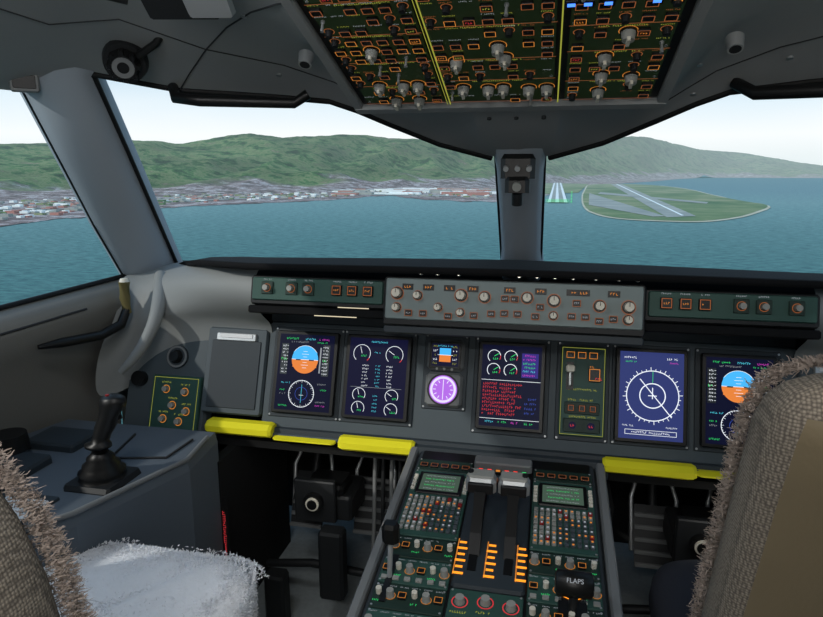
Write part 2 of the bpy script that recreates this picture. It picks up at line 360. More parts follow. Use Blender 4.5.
def side(sdn):
    f=(lambda p:p) if sdn=='left' else mir
    b=MB('windshield_pillar')
    fr=[(-.90,1.315,1.50),(-.935,1.33,1.46),(-.985,1.50,1.295),(-1.04,1.68,1.12),(-1.09,1.85,.95),(-1.13,1.95,.86)]
    ri=[(-.97,1.275,1.49),(-1.005,1.285,1.45),(-1.045,1.43,1.28),(-1.085,1.59,1.11),(-1.12,1.74,.945),(-1.15,1.83,.86)]
    sd=[(-1.07,1.30,1.47),(-1.105,1.315,1.43),(-1.13,1.44,1.27),(-1.155,1.57,1.10),(-1.175,1.70,.94),(-1.19,1.77,.86)]
    ou=[(p[0]-.03,p[1]+.08,p[2]+.02) for p in fr];so=[(p[0]-.05,p[1]+.04,p[2]+.01) for p in sd]
    q=lambda L:[f(p) for p in L]
    m1=[tuple(Vector(a).lerp(Vector(c),.45)+Vector((.004,-.012,0))) for a,c in zip(fr,ri)]
    m2=[tuple(Vector(a).lerp(Vector(c),.55)+Vector((.0,-.008,0))) for a,c in zip(ri,sd)]
    b.loft([q(ou),q(fr),q(m1),q(ri),q(m2),q(sd),q(so)],'pillar')
    b.tube(q([(p[0]+.002,p[1]+.006,p[2]) for p in fr[1:]]),.006,'rub')
    b.tube(q([(p[0]-.002,p[1]+.004,p[2]) for p in sd[1:]]),.005,'rub')
    b.obj()
    b=MB('wall_'+sdn)
    T=[(-1.175,1.72,.94),(-1.205,1.5,.93),(-1.235,1.3,.92),(-1.27,1.05,.91),(-1.31,.75,.90),(-1.33,.45,.90)]
    rows=[[(x-.03,y,z-.01) for x,y,z in T],T,[(x+.055,y-.01,z-.02) for x,y,z in T],[(x+.06,y-.01,z-.06) for x,y,z in T],
      [(x+.0,y-.0,z-.14) for x,y,z in T],[(x-.06,y,z-.32) for x,y,z in T],[(x-.09,y,.3) for x,y,z in T],[(x-.09,y,0) for x,y,z in T]]
    b.loft([q(r) for r in rows],'wall')
    b.tube(q([(x+.005,y,z+.004) for x,y,z in T]),.007,'rub')
    b.tube(q([(x+.06,y-.01,z-.045) for x,y,z in T[1:]]),.003,'seam',n=6)
    rear=[[(-1.14,.45,1.40),(-1.33,.45,.90),(-1.42,.45,0)],[(-1.14,.0,1.40),(-1.33,.0,.90),(-1.42,0,0)],[(-1.14,-1.2,1.40),(-1.33,-1.2,.90),(-1.42,-1.2,0)]]
    b.loft([q(r) for r in rear],'wall')
    b.loft([q([(-1.175,1.72,.94),(-1.15,1.95,.93)]),q([(-1.24,1.72,.6),(-1.2,1.95,.6)]),q([(-1.26,1.72,0),(-1.26,1.95,0)])],'wall')
    b.obj()
    b=MB('corner_fairing')
    rows=[[(-1.17,1.70,.95),(-1.12,1.80,.96),(-1.0,1.80,.985),(-.82,1.66,1.01),(-.66,1.60,1.015)],
          [(-1.15,1.64,.93),(-1.10,1.70,.945),(-.98,1.64,.965),(-.82,1.56,.985),(-.66,1.51,.985)],
          [(-1.14,1.62,.88),(-1.08,1.66,.90),(-.96,1.62,.91),(-.82,1.55,.93),(-.665,1.50,.93)],
          [(-1.15,1.60,.82),(-1.10,1.62,.83),(-.98,1.61,.85),(-.84,1.60,.87),(-.665,1.57,.865)],
          [(-1.18,1.56,.75),(-1.13,1.60,.76),(-1.04,1.64,.82),(-.86,1.65,.83),(-.665,1.64,.83)],
          [(-1.20,1.54,.60),(-1.16,1.58,.60),(-1.06,1.62,.66),(-.9,1.65,.7),(-.68,1.64,.75)]]
    b.loft([q(r) for r in rows],'fair')
    arm=[(-1.05,1.70,.95),(-1.01,1.63,.90),(-.995,1.58,.845),(-1.01,1.55,.79),(-1.04,1.53,.74),(-1.08,1.52,.70)]
    b.tube(q(arm),.03,'fair',n=12,radii=[.018,.022,.021,.018,.015,.010])
    b.obj(mods='sub')
for sdn in ('left','right'): side(sdn)
b=MB('windshield_center_post')
rows=[]
for t,w in ((-.12,.085),(0,.068),(.15,.062),(.5,.060),(.85,.060),(1,.066),(1.25,.075)):
    p=Vector((0,1.715,1.31)).lerp(Vector((0,2.07,.965)),t)
    rows.append([(-w,p.y+.05,p.z+.04),(-w,p.y,p.z),(-w*.75,p.y-.022,p.z-.022),(-w*.2,p.y-.028,p.z-.028),(w*.2,p.y-.028,p.z-.028),(w*.75,p.y-.022,p.z-.022),(w,p.y,p.z),(w,p.y+.05,p.z+.04)])
b.loft(rows,'pillar')
b.tube([(-.064,1.735,1.30),(-.062,2.07,.97)],.004,'rub');b.tube([(.064,1.735,1.30),(.062,2.07,.97)],.004,'rub')
b.obj()
def glass():
    m=bpy.data.materials.new('window_glass');m.use_nodes=True;nt=m.node_tree;nt.nodes.remove(nt.nodes['Principled BSDF'])
    t=nt.nodes.new('ShaderNodeBsdfTransparent');g=nt.nodes.new('ShaderNodeBsdfGlossy');g.inputs['Roughness'].default_value=.12;g.inputs[0].default_value=(.8,.9,.95,1)
    mx=nt.nodes.new('ShaderNodeMixShader');mx.inputs[0].default_value=.035
    nt.links.new(t.outputs[0],mx.inputs[1]);nt.links.new(g.outputs[0],mx.inputs[2]);nt.links.new(mx.outputs[0],nt.nodes['Material Output'].inputs[0]);return m
M['glass']=glass()
WL=[(-.94,1.36,1.48),(-.76,1.44,1.45),(-.44,1.54,1.43),(-.31,1.61,1.38),(-.075,1.76,1.30),(-.07,2.10,.96),(-.6,2.0,.95),(-1.10,1.88,.94)]
for i,ff in enumerate((lambda p:p,mir)):
    b=MB('window_%d'%(i+1));b.add([ff(p) for p in WL],[tuple(range(8))],'glass');b.obj()
WS=[(-1.12,1.33,1.44),(-1.19,1.71,.93),(-1.26,1.3,.91),(-1.34,.45,.89),(-1.15,.45,1.41)]
for i,ff in enumerate((lambda p:p,mir)):
    b=MB('window_%d'%(i+3));b.add([ff(p) for p in WS],[tuple(range(5))],'glass');b.obj()
b=MB('floor');b.box(0,.45,3.0,3.4,-.05,0,'floor');b.obj()
b=MB('wall_back');b.box(0,-1.22,3.0,.04,0,1.85,'wall');b.obj()
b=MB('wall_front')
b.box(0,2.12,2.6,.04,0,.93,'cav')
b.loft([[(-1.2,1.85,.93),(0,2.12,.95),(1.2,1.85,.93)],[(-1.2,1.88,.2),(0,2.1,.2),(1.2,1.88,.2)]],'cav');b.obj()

# ================================================================ GLARESHIELD
gl=empty('glareshield')
b=MB('glareshield_top')
prof=[(-1.10,1.84,.955),(-1.0,1.74,.985),(-.88,1.62,1.01),(-.76,1.52,1.022),(-.66,1.475,1.026),(-.3,1.455,1.032),(0,1.45,1.034)]
prof=prof+[mir(p) for p in prof[-2::-1]]
back=[(p[0]*.98,2.09-.22*abs(p[0]),.965) for p in prof]
mid=[(p[0],(p[1]*.7+q[1]*.3),p[2]-.002) for p,q in zip(prof,back)]
low=[(p[0],p[1]+.004,p[2]-.016) for p in prof];low2=[(p[0],p[1]+.06,p[2]-.02) for p in prof]
b.loft([back,mid,[(p[0],p[1]+.02,p[2]) for p in prof],prof,low,low2],'glare')
b.obj(parent=gl)
b=MB('glareshield_body',FCU)
b.box(0,.0,.60,.118,-.12,.0,'dark',.006)
b.box(0,.005,.588,.098,-.0,.006,'fcu',.004)
b.box(0,-.068,.60,.022,-.10,-.01,'panel2',.006)
for xx,sg in ((-.48,-1),(.48,1)):
    b.box(xx,.015,.36,.075,-.10,-.028,'dark',.006)
    b.box(xx,.018,.345,.058,-.028,-.022,'green',.004)
    b.box(xx,-.035,.36,.02,-.12,-.02,'glare',.004)
for x0,x1,y in ((-.42,-.34,-.022),(-.48,-.37,-.045)):
    b.quad((x0+x1)/2,y,x1-x0,.0022,-.0185,'strip')
for x in (-.21,-.17,-.12,.02,.06,.10,.14,.19,.24,.28):
    b.cyl(x,.069,.006,.0,.010,'silver');b.disc(x,.069,.005,.0105,'lamp')
for x,y,r in ((-.265,.018,.013),(-.215,.014,.010),(-.165,-.012,.009),(-.112,.018,.013),(-.057,.016,.012),(.04,.018,.012),(.10,.014,.013),(.20,.006,.012),(.262,.006,.013),(-.112,-.022,.009),(.1,-.02,.009),(.262,-.022,.010),(-.265,-.016,.010)):
    b.ring(x,y,r*1.12,r*1.22,.0068,'amberd',20);b.cyl(x,y,r*1.1,.006,.010,'blk');b.cyl(x,y,r*.85,.01,.028,'knob',r*.76);b.line(x,y,x,y+r*.7,.0015,.0285,'blk')
for x in (-.24,-.19,-.14,-.085,.0,.07,.14,.165,.23):
    b.box(x,.034,.026,.014,.006,.008,'blk');b.text(x,.034,.018,.006,.0085,'amber')
for x,y in ((-.01,-.02),(.02,-.02),(-.04,-.022),(.06,-.024),(.14,-.02),(.17,-.02),(.2,-.028),(-.08,-.028),(-.2,-.028),(-.14,-.032),(-.01,.014),(.012,.014),(.07,-.002),(.15,.01),(.23,-.022),(-.235,-.028)):
    b.box(x,y,.017,.014,.006,.012,'blk',.002);b.frame(x,y,.018,.015,.0010,.0125,'amberd');b.text(x,y,.012,.004,.0128,'whited')
for sg in (-1,1):
    for k,x in enumerate((.345,.385,.425,.5,.545,.61)):
        if k in (0,1,2):
            b.box(sg*x,.02,.026,.026,-.022,-.014,'blk',.002);b.frame(sg*x,.02,.022,.022,.0016,-.0135,'amberd');b.text(sg*x,.02,.014,.005,-.0132,'amber')
        else:
            b.box(sg*x,.02,.032,.032,-.022,-.018,'greend',.002);b.ring(sg*x,.02,.009,.0105,-.0175,'amberd',16);b.cyl(sg*x,.02,.007,-.018,-.004,'knobg')
        b.text(sg*x,.042,.022,.004,-.0215,'whited')
b.obj(parent=gl)
def arealamp(name,loc,rot,size,sy,e,col):
    l=bpy.data.lights.new(name,'AREA');l.shape='RECTANGLE';l.size=size;l.size_y=sy;l.energy=e;l.color=col
    o=bpy.data.objects.new(name,l);COL.objects.link(o);o.location=loc;o.rotation_euler=rot;return o
for x in (-.48,.0,.48):
    o=arealamp('panel_floodlight',(x,1.52,.90),(math.radians(10),0,0),.3,.02,.45,(1,.97,.9));o.parent=gl

# ================================================================ INSTRUMENT PANEL
ip=empty('instrument_panel')
b=MB('panel_body',PAN)
b.box(0,.0,1.36,.30,-.06,0,'panel',.01)
b.box(0,.175,1.36,.06,-.06,-.004,'panel2',.006)
b.box(0,-.155,1.36,.02,-.05,.012,'panel2',.006)
b.box(0,-.185,.50,.055,-.04,.022,'panel2',.01)
b.box(-.46,-.166,.42,.012,-.05,.02,'panel',.004)
b.box(.465,-.166,.43,.012,-.05,.02,'panel',.004)
for cx,cy,w,h in ((-.556,.008,.205,.25),(-.352,.008,.205,.25),(-.170,.035,.118,.20),(.003,.008,.195,.25),(.182,.008,.13,.25),(.345,.008,.185,.25),(.545,.008,.195,.25)):
    b.box(cx,cy,w,h,0,.004,'panel2',.003)
    for sx in (-1,1):
        for sy in (-1,1): b.cyl(cx+sx*(w/2-.006),cy+sy*(h/2-.006),.0028,.004,.0052,'silver',n=8)
for sg in (-1,1):
    b.box(sg*.77,.0,.185,.245,-.05,.008,'panel',.008)
    b.box(sg*.77,-.01,.15,.19,.008,.011,'panel2',.004)
    b.box(sg*.77,.095,.12,.022,.008,.016,'silver',.003);b.box(sg*.77,.098,.10,.012,.016,.018,'paper',.002)
    b.box(sg*.99,-.05,.26,.34,-.06,-.02,'panel',.01)
    b.box(sg*.952,-.105,.155,.16,-.02,-.006,'green',.004)
    for x,y in ((-.03,.04),(.03,.035),(-.005,-.005),(.04,-.02),(-.03,-.045),(.02,-.05)):
        b.ring(sg*.952+x,-.105+y,.010,.012,-.005,'amber',16);b.cyl(sg*.952+x,-.105+y,.008,-.006,.006,'knobg')
        b.text(sg*.952+x,-.105+y+.02,.03,.005,-.005,'ylw')
    b.frame(sg*.952,-.105,.14,.148,.0012,-.0055,'ylw')
    b.ring(sg*.965,.03,.026,.032,-.012,'grey',24);b.cyl(sg*.965,.03,.034,-.02,-.013,'panel2');b.cyl(sg*.965,.03,.02,-.012,.004,'blk',.014)
    b.cyl(sg*1.075,-.04,.022,-.02,.0,'blk')
b.obj(parent=ip)
b=MB('yellow_knee_padding')
def pad(x0,x1,z,h,y):
    rows=[]
    for x in (x0,x0+.008,x1-.008,x1):
        k=.8 if x in (x0,x1) else 1
        rows.append([(x,y+.03*k*math.cos(a*math.pi/4+.39),z+h/2*k*math.sin(a*math.pi/4+.39)*1.08) for a in range(8)])
    b.loft(rows,'yellow',closed=True,smooth=False);b.add(rows[0],[tuple(range(8))],'yellow');b.add(rows[-1],[tuple(range(7,-1,-1))],'yellow')
pad(-.825,-.63,.560,.038,1.53);pad(-.625,-.45,.546,.010,1.53);pad(-.44,-.235,.545,.038,1.53);pad(.235,.45,.548,.034,1.53);pad(.45,.86,.55,.010,1.53)
b.obj(parent=ip)
def display(kind,cx,cy,w,h):
    b=MB('flight_display',PAN)
    b.box(cx,cy,w,h,.004,.018,'blk',.004)
    bg={'pfd':'scr','nd':'scrb','eng':'scrk','sys':'scr'}.get(kind,'scr')
    W,H=w*.88,h*.92;b.quad(cx,cy,W,H,.0184,bg);z=.0188;z2=.0192
    L=lambda x0,y0,x1,y1,wd,k,zz=z2:b.line(cx+x0,cy+y0,cx+x1,cy+y1,wd,zz,k)
    T=lambda x,y,ww,hh,k:b.text(cx+x,cy+y,ww,hh,z2,k)
    if kind=='pfd':
        bx,by,r=-.002,.035,.038
        b.disc(cx+bx,cy+by,r,z,'blue',20,0,180);b.disc(cx+bx,cy+by,r,z,'org',20,180,360)
        b.quad(cx+bx,cy+by-.012,r*1.8,.018,z+.0001,'org');b.quad(cx+bx,cy+by+.012,r*1.8,.018,z+.0001,'blue')
        L(bx-r,by,bx+r,by,.0012,'white')
        for k in (-3,-2,-1,1,2,3):
            ww=.012 if k%2 else .02
            L(bx-ww/2,by+k*.0075,bx+ww/2,by+k*.0075,.0009,'white')
        L(bx-.026,by-.001,bx-.012,by-.001,.003,'blk',z2+.0002);L(bx+.012,by-.001,bx+.026,by-.001,.003,'blk',z2+.0002)
        b.ring(cx+bx,cy+by,r,r+.001,z,'white',20,30,150)
        for sx in (-1,1):
            b.quad(cx+bx+sx*.060,cy+by,.02,.085,z,'panel2')
            for k in range(9):
                T(bx+sx*.061,by-.036+k*.009,.011,.0045,'white');L(bx+sx*.0505,by-.036+k*.009,bx+sx*.054,by-.036+k*.009,.001,'white')
            b.quad(cx+bx+sx*.060,cy+by,.022,.010,z2,'blk');b.text(cx+bx+sx*.060,cy+by,.018,.006,z2+.0003,'grn')
        b.quad(cx+bx+.044,cy+by,.004,.07,z,'whited')
        T(-.04,.092,.04,.005,'grn');T(.01,.092,.03,.005,'cyan');T(.05,.092,.03,.005,'mag');T(-.02,.083,.05,.004,'whited');T(.045,.083,.03,.004,'grn')
        rx,ry,rr=-.004,-.058,.037
        b.ring(cx+rx,cy+ry,rr-.0014,rr,z2,'white',36)
        for k in range(36):
            a=math.radians(k*10);l=.004 if k%3 else .007
            L(rx+(rr-l)*math.cos(a),ry+(rr-l)*math.sin(a),rx+rr*math.cos(a),ry+rr*math.sin(a),.0008,'white')
        L(rx,ry-.025,rx,ry+.025,.001,'cyan');L(rx-.006,ry-.004,rx+.006,ry-.004,.001,'white');b.ring(cx+rx,cy+ry,.017,.018,z2,'navyt',24)
        T(-.05,-.03,.03,.004,'cyan');T(.052,-.03,.025,.004,'whited');T(-.055,-.092,.025,.004,'grn');T(.052,-.088,.028,.004,'mag');T(.052,-.078,.028,.004,'whited')
        T(-.058,-.05,.018,.004,'grn');T(-.058,-.06,.018,.004,'whited');T(.058,-.045,.018,.004,'grn')
    if kind=='eng':
        for sx,yy,r in ((-.045,.062,.024),(.045,.062,.024),(-.045,-.048,.018),(-.045,-.084,.018),(.045,-.048,.018),(.045,-.084,.018)):
            b.ring(cx+sx,cy+yy,r-.0013,r,z2,'white',28,-30,230)
            if yy>0: b.ring(cx+sx,cy+yy,r-.0013,r+.001,z2,'redt',6,-50,-30)
            L(sx,yy,sx+r*.8*math.cos(2.2+sx*8),yy+r*.8*math.sin(2.2+sx*8),.0012,'white');b.text(cx+sx+.006,cy+yy-.006,.016,.005,z2,'grn')
        T(0,.094,.05,.005,'cyan');T(0,.066,.02,.004,'cyan')
        for k in range(7): T(-.032,.03-k*.009,.018,.004,'white');T(.034,.03-k*.009,.018,.004,'white');T(.002,.03-k*.009,.014,.0035,'cyan')
        for k in range(5): T(.0,-.05-k*.01,.014,.0035,'cyan')
        L(-.07,-.028,.07,-.028,.0007,'whited')
    if kind=='sys':
        for sx in (-1,1):
            for yy in (.075,.04):
                x=-.045+(.043 if sx>0 else 0)
                b.ring(cx+x,cy+yy,.0155,.017,z2,'white',24,-30,230);L(x,yy,x+.012,yy+.008,.0014,'grn');b.text(cx+x+.004,cy+yy-.006,.014,.005,z2,'grn')
                b.ring(cx+x,cy+yy,.0155,.0172,z2+.0001,'redt',6,-30,10)
        b.quad(cx+.047,cy+.055,.042,.062,z,'box')
        for k in range(6): T(.045,.08-k*.010,.032,.005,('mag','mag','grn','grn','cyan','mag')[k])
        L(-.075,.014,.075,.014,.001,'white')
        for k in range(9): T(-.028 if k%3 else -.02,.004-k*.0095,.085 if k%3 else .1,.0065,'redt')
        for k in range(4): T(.052,-.03-k*.012,.03,.005,'navyt')
        L(-.075,-.084,.075,-.084,.001,'white')
        for k in range(4): T(-.05+k*.033,-.092,.022,.005,('cyan','grn','mag','grn')[k])
    if kind=='nd':
        rx,ry,rr=.003,.0,.062
        b.ring(cx+rx,cy+ry,rr-.0022,rr,z2,'white',48)
        for k in range(36):
            a=math.radians(k*10+4);l=-.004 if k%3 else -.008
            L(rx+(rr-l)*math.cos(a),ry+(rr-l)*math.sin(a),rx+rr*math.cos(a),ry+rr*math.sin(a),.0014,'white')
        b.ring(cx+rx,cy+ry,rr*.46,rr*.5,z2,'white',32)
        L(rx-.03,ry+.04,rx+.045,ry-.05,.0022,'white');L(rx,ry-.008,rx,ry+.02,.002,'white');L(rx-.01,ry,rx+.01,ry,.002,'white');L(rx,ry+rr,rx,ry+.03,.001,'grn')
        T(-.05,.092,.03,.005,'white');T(-.05,.082,.03,.004,'grn');T(.05,.092,.03,.005,'white');T(.052,.082,.02,.004,'mag')
        T(.05,-.075,.03,.004,'white');b.frame(cx,cy-.09,.12,.012,.001,z2,'white');T(0,-.09,.09,.005,'white');T(-.055,-.075,.03,.004,'white')
    b.obj()
display('pfd',-.556,.008,.18,.226);display('eng',-.352,.008,.182,.226)
display('sys',.003,.008,.172,.226);display('nd',.345,.008,.170,.232);display('pfd',.545,.008,.17,.226)
b=MB('standby_indicator',PAN)
b.box(-.170,.078,.098,.082,.004,.020,'grey',.01);b.box(-.170,.078,.084,.070,.020,.022,'blk',.006);b.quad(-.170,.078,.07,.058,.0224,'scrk')
b.quad(-.170,.087,.03,.018,.0228,'blue');b.quad(-.170,.069,.03,.018,.0228,'org');b.line(-.19,.078,-.15,.078,.0012,.0232,'white')
for sx in (-1,1):
    for k in range(5): b.text(-.170+sx*.026,.056+k*.011,.012,.005,.0230,'white' if k%2 else 'ylw')
b.text(-.17,.102,.04,.004,.023,'cyan')
for k in range(3): b.cyl(-.19+k*.02,.041,.0035,.022,.024,'knobg',n=8)
b.obj()
b=MB('standby_indicator',PAN)
b.box(-.170,-.012,.098,.09,.004,.020,'grey',.01);b.cyl(-.170,-.012,.042,.020,.022,'blk',n=32);b.disc(-.170,-.012,.037,.0224,'purple',32)
b.ring(-.170,-.012,.028,.034,.0227,'lilac',36)
for k in range(12):
    a=math.radians(k*30);b.line(-.17+.019*math.cos(a),-.012+.019*math.sin(a),-.17+.026*math.cos(a),-.012+.026*math.sin(a),.0022,.0229,'lilac')
b.line(-.17,-.032,-.17,.010,.002,.023,'lilac')
b.obj()
b=MB('landing_gear_lever_panel',PAN)
b.box(.182,.008,.112,.226,.004,.012,'green',.004);b.frame(.182,.008,.105,.218,.0010,.0125,'ylw')
for k,x in enumerate((.150,.178,.206)):
    b.box(x,.098,.022,.018,.012,.016,'blk',.002);b.frame(x,.098,.02,.016,.0014,.0163,'amber')
b.box(.15,.045,.018,.07,.012,.014,'blk');b.box(.15,.045,.006,.05,.014,.03,'silver',.002);b.box(.15,.062,.022,.018,.02,.045,'knob',.004)
b.box(.21,.05,.03,.035,.012,.018,'blk',.002);b.frame(.21,.05,.026,.03,.0016,.0185,'amber')
for x,y,k in ((.2,.07,'amber'),(.22,.04,'redt')): b.text(x,y,.018,.006,.019,k)
b.box(.182,-.035,.085,.03,.012,.015,'greend',.003)
for x in (.155,.182,.208): b.box(x,-.035,.016,.016,.015,.02,'blk',.002);b.frame(x,-.035,.014,.014,.0012,.0205,'amberd')
b.box(.182,-.078,.09,.035,.012,.016,'greend',.003)
for x in (.16,.205): b.disc(x,-.078,.009,.0165,'scrk');b.text(x,-.078,.012,.006,.017,'redt')
for y in (.012,-.014,-.056): b.text(.182,y,.07,.005,.0128,'ylw')
b.obj()

# ================================================================ OVERHEAD PANEL
ov=empty('overhead_panel')
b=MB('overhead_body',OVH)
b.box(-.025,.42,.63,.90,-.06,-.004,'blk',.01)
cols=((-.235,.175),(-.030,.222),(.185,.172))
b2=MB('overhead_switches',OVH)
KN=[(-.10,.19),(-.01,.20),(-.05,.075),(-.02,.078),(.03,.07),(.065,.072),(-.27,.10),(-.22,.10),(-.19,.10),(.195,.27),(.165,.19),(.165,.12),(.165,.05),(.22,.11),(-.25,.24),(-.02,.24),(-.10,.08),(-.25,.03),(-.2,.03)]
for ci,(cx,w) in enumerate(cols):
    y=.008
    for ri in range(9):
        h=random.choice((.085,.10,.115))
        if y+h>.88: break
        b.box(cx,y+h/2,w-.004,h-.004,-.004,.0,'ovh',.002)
        for sx in (-1,1): b.cyl(cx+sx*(w/2-.008),y+.008,.003,0,.0012,'silver',n=8)
        nrow=2 if h<.1 else 3
        for r in range(nrow):
            yy=y+h*(r+.5)/nrow
            n=int(w/.029)
            for k in range(n):
                x=cx-w/2+w*(k+.5)/n
                if any(abs(x-a)<.024 and abs(yy-c)<.022 for a,c in KN): continue
                q=random.random()
                if q<.56:
                    b2.box(x,yy-.002,.019,.016,0,.006,'blk',.0015);b2.frame(x,yy-.002,.0195,.0165,.0012,.0063,random.choice(('amber','amberd','amberd','amberd')))
                    if random.random()<.3: b2.text(x,yy-.002,.013,.005,.0066,random.choice(('amber','redt','ylw')))
                elif q<.75:
                    b2.ring(x,yy,.0085,.0098,.0006,'amberd',14);b2.cyl(x,yy,.007,0,.012,'dark',.006,n=12)
                elif q<.82:
                    b2.cyl(x,yy,.004,0,.004,'silver',n=8);b2.cyl(x,yy,.0022,.004,.02,'silver',.0035,n=8)
                if random.random()<.8: b2.text(x,yy+.0125,.022,.0032,.0004,random.choice(('ylw','amberd','whited')))
        b2.text(cx,y+h-.006,w*.45,.0045,.0004,'ylw')
        b2.quad(cx,y-.001,w,.0012,.0005,'amberd')
        y+=h
for x,y in KN:
    b2.ring(x,y,.0145,.0158,.0006,'amber',20);b2.cyl(x,y,.014,0,.004,'blk');b2.cyl(x,y,.012,.004,.018,'knobg',.010);b2.box(x,y,.006,.022,.016,.023,'knob',.001)
for x,k in ((.10,'bluel'),(.125,'bluel'),(.155,'bluel'),(.225,'bluel'),(.255,'amber')):
    b2.box(x,.362,.02,.02,0,.006,'blk',.001);b2.quad(x,.362,.012,.009,.0065,k)
b2.quad(-.138,.2,.0024,.42,.0012,'ylw');b2.quad(-.144,.2,.0012,.42,.0012,'ylw');b2.quad(.088,.2,.0024,.42,.0012,'ylw')
b.obj(parent=ov);b2.obj(parent=ov)
b=MB('overhead_trim',OVH)
for x in (-.346,.296): b.box(x,.43,.022,.92,-.05,.006,'liner',.004)
b.box(-.025,-.018,.664,.03,-.05,.008,'liner',.006)
b.obj(parent=ov)

# ================================================================ CENTER PEDESTAL
pe=empty('center_pedestal')
b=MB('pedestal_body',PED)
b.box(.0,-.33,.43,.72,-.5,-.006,'panel2',.01)
for x in (-.225,.225): b.box(x,-.33,.02,.72,-.5,.004,'grey',.006)
b.box(0,-.33,.40,.71,-.01,-.004,'blk',0)
def plate(cx,cy,w,h,k='green'):
    b.box(cx,cy,w-.003,h-.003,-.004,0,k,.002)
    for sx in (-1,1):
        for sy in (-1,1): b.cyl(cx+sx*(w/2-.006),cy+sy*(h/2-.006),.0022,0,.001,'silver',n=6)
for sg in (-1,1):
    cx=sg*.137
    plate(cx,-.04,.135,.05,'greend')
    for k in range(5): b.box(cx-.05+k*.025,-.045,.018,.014,0,.004,'blk',.001);b.frame(cx-.05+k*.025,-.045,.017,.013,.001,.0045,'amberd')
    plate(cx,-.18,.135,.235,'green')
    b.box(cx,-.115,.105,.08,0,.004,'blk',.003);b.quad(cx,-.115,.088,.062,.0044,'lcd')
    for k in range(5): b.text(cx,-.092-k*.012,.07,.004,.0048,'grn' if k%2 else 'whited')
    for k in range(5):
        for sx in (-1,1): b.box(cx+sx*.059,-.092-k*.012,.009,.007,0,.005,'knob',.001)
    for r in range(8):
        for q in range(10):
            kk='knobg' if (r<2 or q<4) else 'panel'
            if random.random()<.05: kk='red'
            b.box(cx-.056+q*.0124,-.172-r*.0148,.0088,.0095,0,.005,kk,.001)
            if random.random()<.7: b.quad(cx-.056+q*.0124,-.172-r*.0148,.004,.0045,.0055,'amber' if random.random()<.5 else 'whited')
    ys=-.30
    for i,h in enumerate((.062,.07,.062,.07,.07,.08)):
        plate(cx,ys-h/2,.135,h,'green' if i%2 else 'greend')
        for k in range(6):
            x=cx-.055+k*.022
            q=(i+k)%3
            if q==0: b.ring(x,ys-h/2,.0088,.0098,.0006,'amber',14);b.cyl(x,ys-h/2,.008,0,.014,'knobg',.0065,n=14)
            elif q==1: b.box(x,ys-h/2,.015,.014,0,.005,'blk',.001);b.frame(x,ys-h/2,.0145,.0135,.001,.0055,'amber')
            else: b.cyl(x,ys-h/2+.004,.0055,0,.012,'knob',n=10);b.text(x,ys-h/2-.014,.016,.004,.0006,'grn')
            b.text(x,ys-.008,.016,.003,.0006,'whited')
            if i in (1,4): b.box(x,ys-h+.012,.012,.009,0,.004,'knobg',.001)
        ys-=h
b.box(0,-.24,.135,.36,-.02,.004,'panel2',.006)
for x in (-.034,.034): b.box(x,-.24,.016,.28,.004,.006,'blk')
for x in (-.058,0,.058):
    for k in range(6):
        b.quad(x,-.305-k*.017,.020 if k%2 else .014,.006,.0048,'orange')
    b.quad(x-.009,-.345,.0022,.10,.0048,'amber')
for k in range(6): b.box(-.05+k*.02,-.055,.014,.012,.004,.010,'blk',.001);b.quad(-.05+k*.02,-.055,.010,.008,.0105,('redl','redl','amber','redl','redl','grn')[k])
for k in range(4): b.box(-.05+k*.033,-.10,.02,.03,.004,.012,'blk',.002);b.frame(-.05+k*.033,-.10,.018,.026,.001,.0125,'amberd')
b.box(0,-.025,.135,.03,0,.02,'grey',.004)
plate(0,-.465,.135,.085,'green');plate(0,-.555,.135,.085,'greend')
for x,y in ((-.045,-.455),(.0,-.45),(.045,-.455),(-.04,-.54),(.04,-.54)):
    b.ring(x,y,.013,.015,.0006,'redt',16);b.cyl(x,y,.0095,0,.012,'knobg',.008,n=14);b.text(x,y-.024,.03,.005,.0006,'ylw')
b.obj(parent=pe)
for i,x in enumerate((-.034,.034)):
    t=MB('thrust_lever',PED)
    t.loft([[(x+ax*w,y+ay,z) for ax,ay in ((-1,-h),(1,-h),(1,h),(-1,h))] for y,z,w,h in ((-.33,.0,.011,.016),(-.29,.03,.011,.015),(-.245,.055,.010,.014),(-.215,.072,.012,.014))],'blk',closed=True,smooth=False)
    t.box(x,-.20,.064,.040,.062,.095,'silver',.010);t.box(x,-.20,.056,.030,.095,.100,'knobg',.006);t.box(x,-.222,.052,.008,.066,.088,'dark',.002)
    t.cyl(x+(-.022 if i==0 else .022),-.20,.006,.10,.104,'dark',n=10)
    t.obj(parent=pe)
t=MB('speed_brake_lever',PED);t.box(-.182,-.42,.012,.12,0,.003,'blk');t.tube([(-.182,-.42,0),(-.182,-.405,.045),(-.182,-.40,.07)],.005,'silver',n=8)
t.box(-.182,-.395,.032,.026,.065,.105,'blk',.008);t.obj(parent=pe)
t=MB('flap_lever',PED);t.box(.15,-.42,.05,.10,0,.004,'blk',.002);t.tube([(.15,-.45,0),(.15,-.44,.04)],.008,'dark',n=8)
t.tube([(.118,-.437,.055),(.122,-.437,.055),(.178,-.437,.055),(.182,-.437,.055)],.02,'blk',n=16,radii=[.016,.022,.022,.016]);t.ring(.15,-.395,.024,.026,.005,'orange',20)
t.obj(parent=pe)
cu=bpy.data.curves.new('flaps_label','FONT');cu.body='FLAPS';cu.size=.011;cu.align_x='CENTER';cu.align_y='CENTER'
o=bpy.data.objects.new('flaps_label',cu);COL.objects.link(o);cu.materials.append(M['whited']);o.parent=pe
o.matrix_world=PED@Matrix.Translation((.15,-.452,.0745))@Matrix.Rotation(math.radians(35),4,'X')

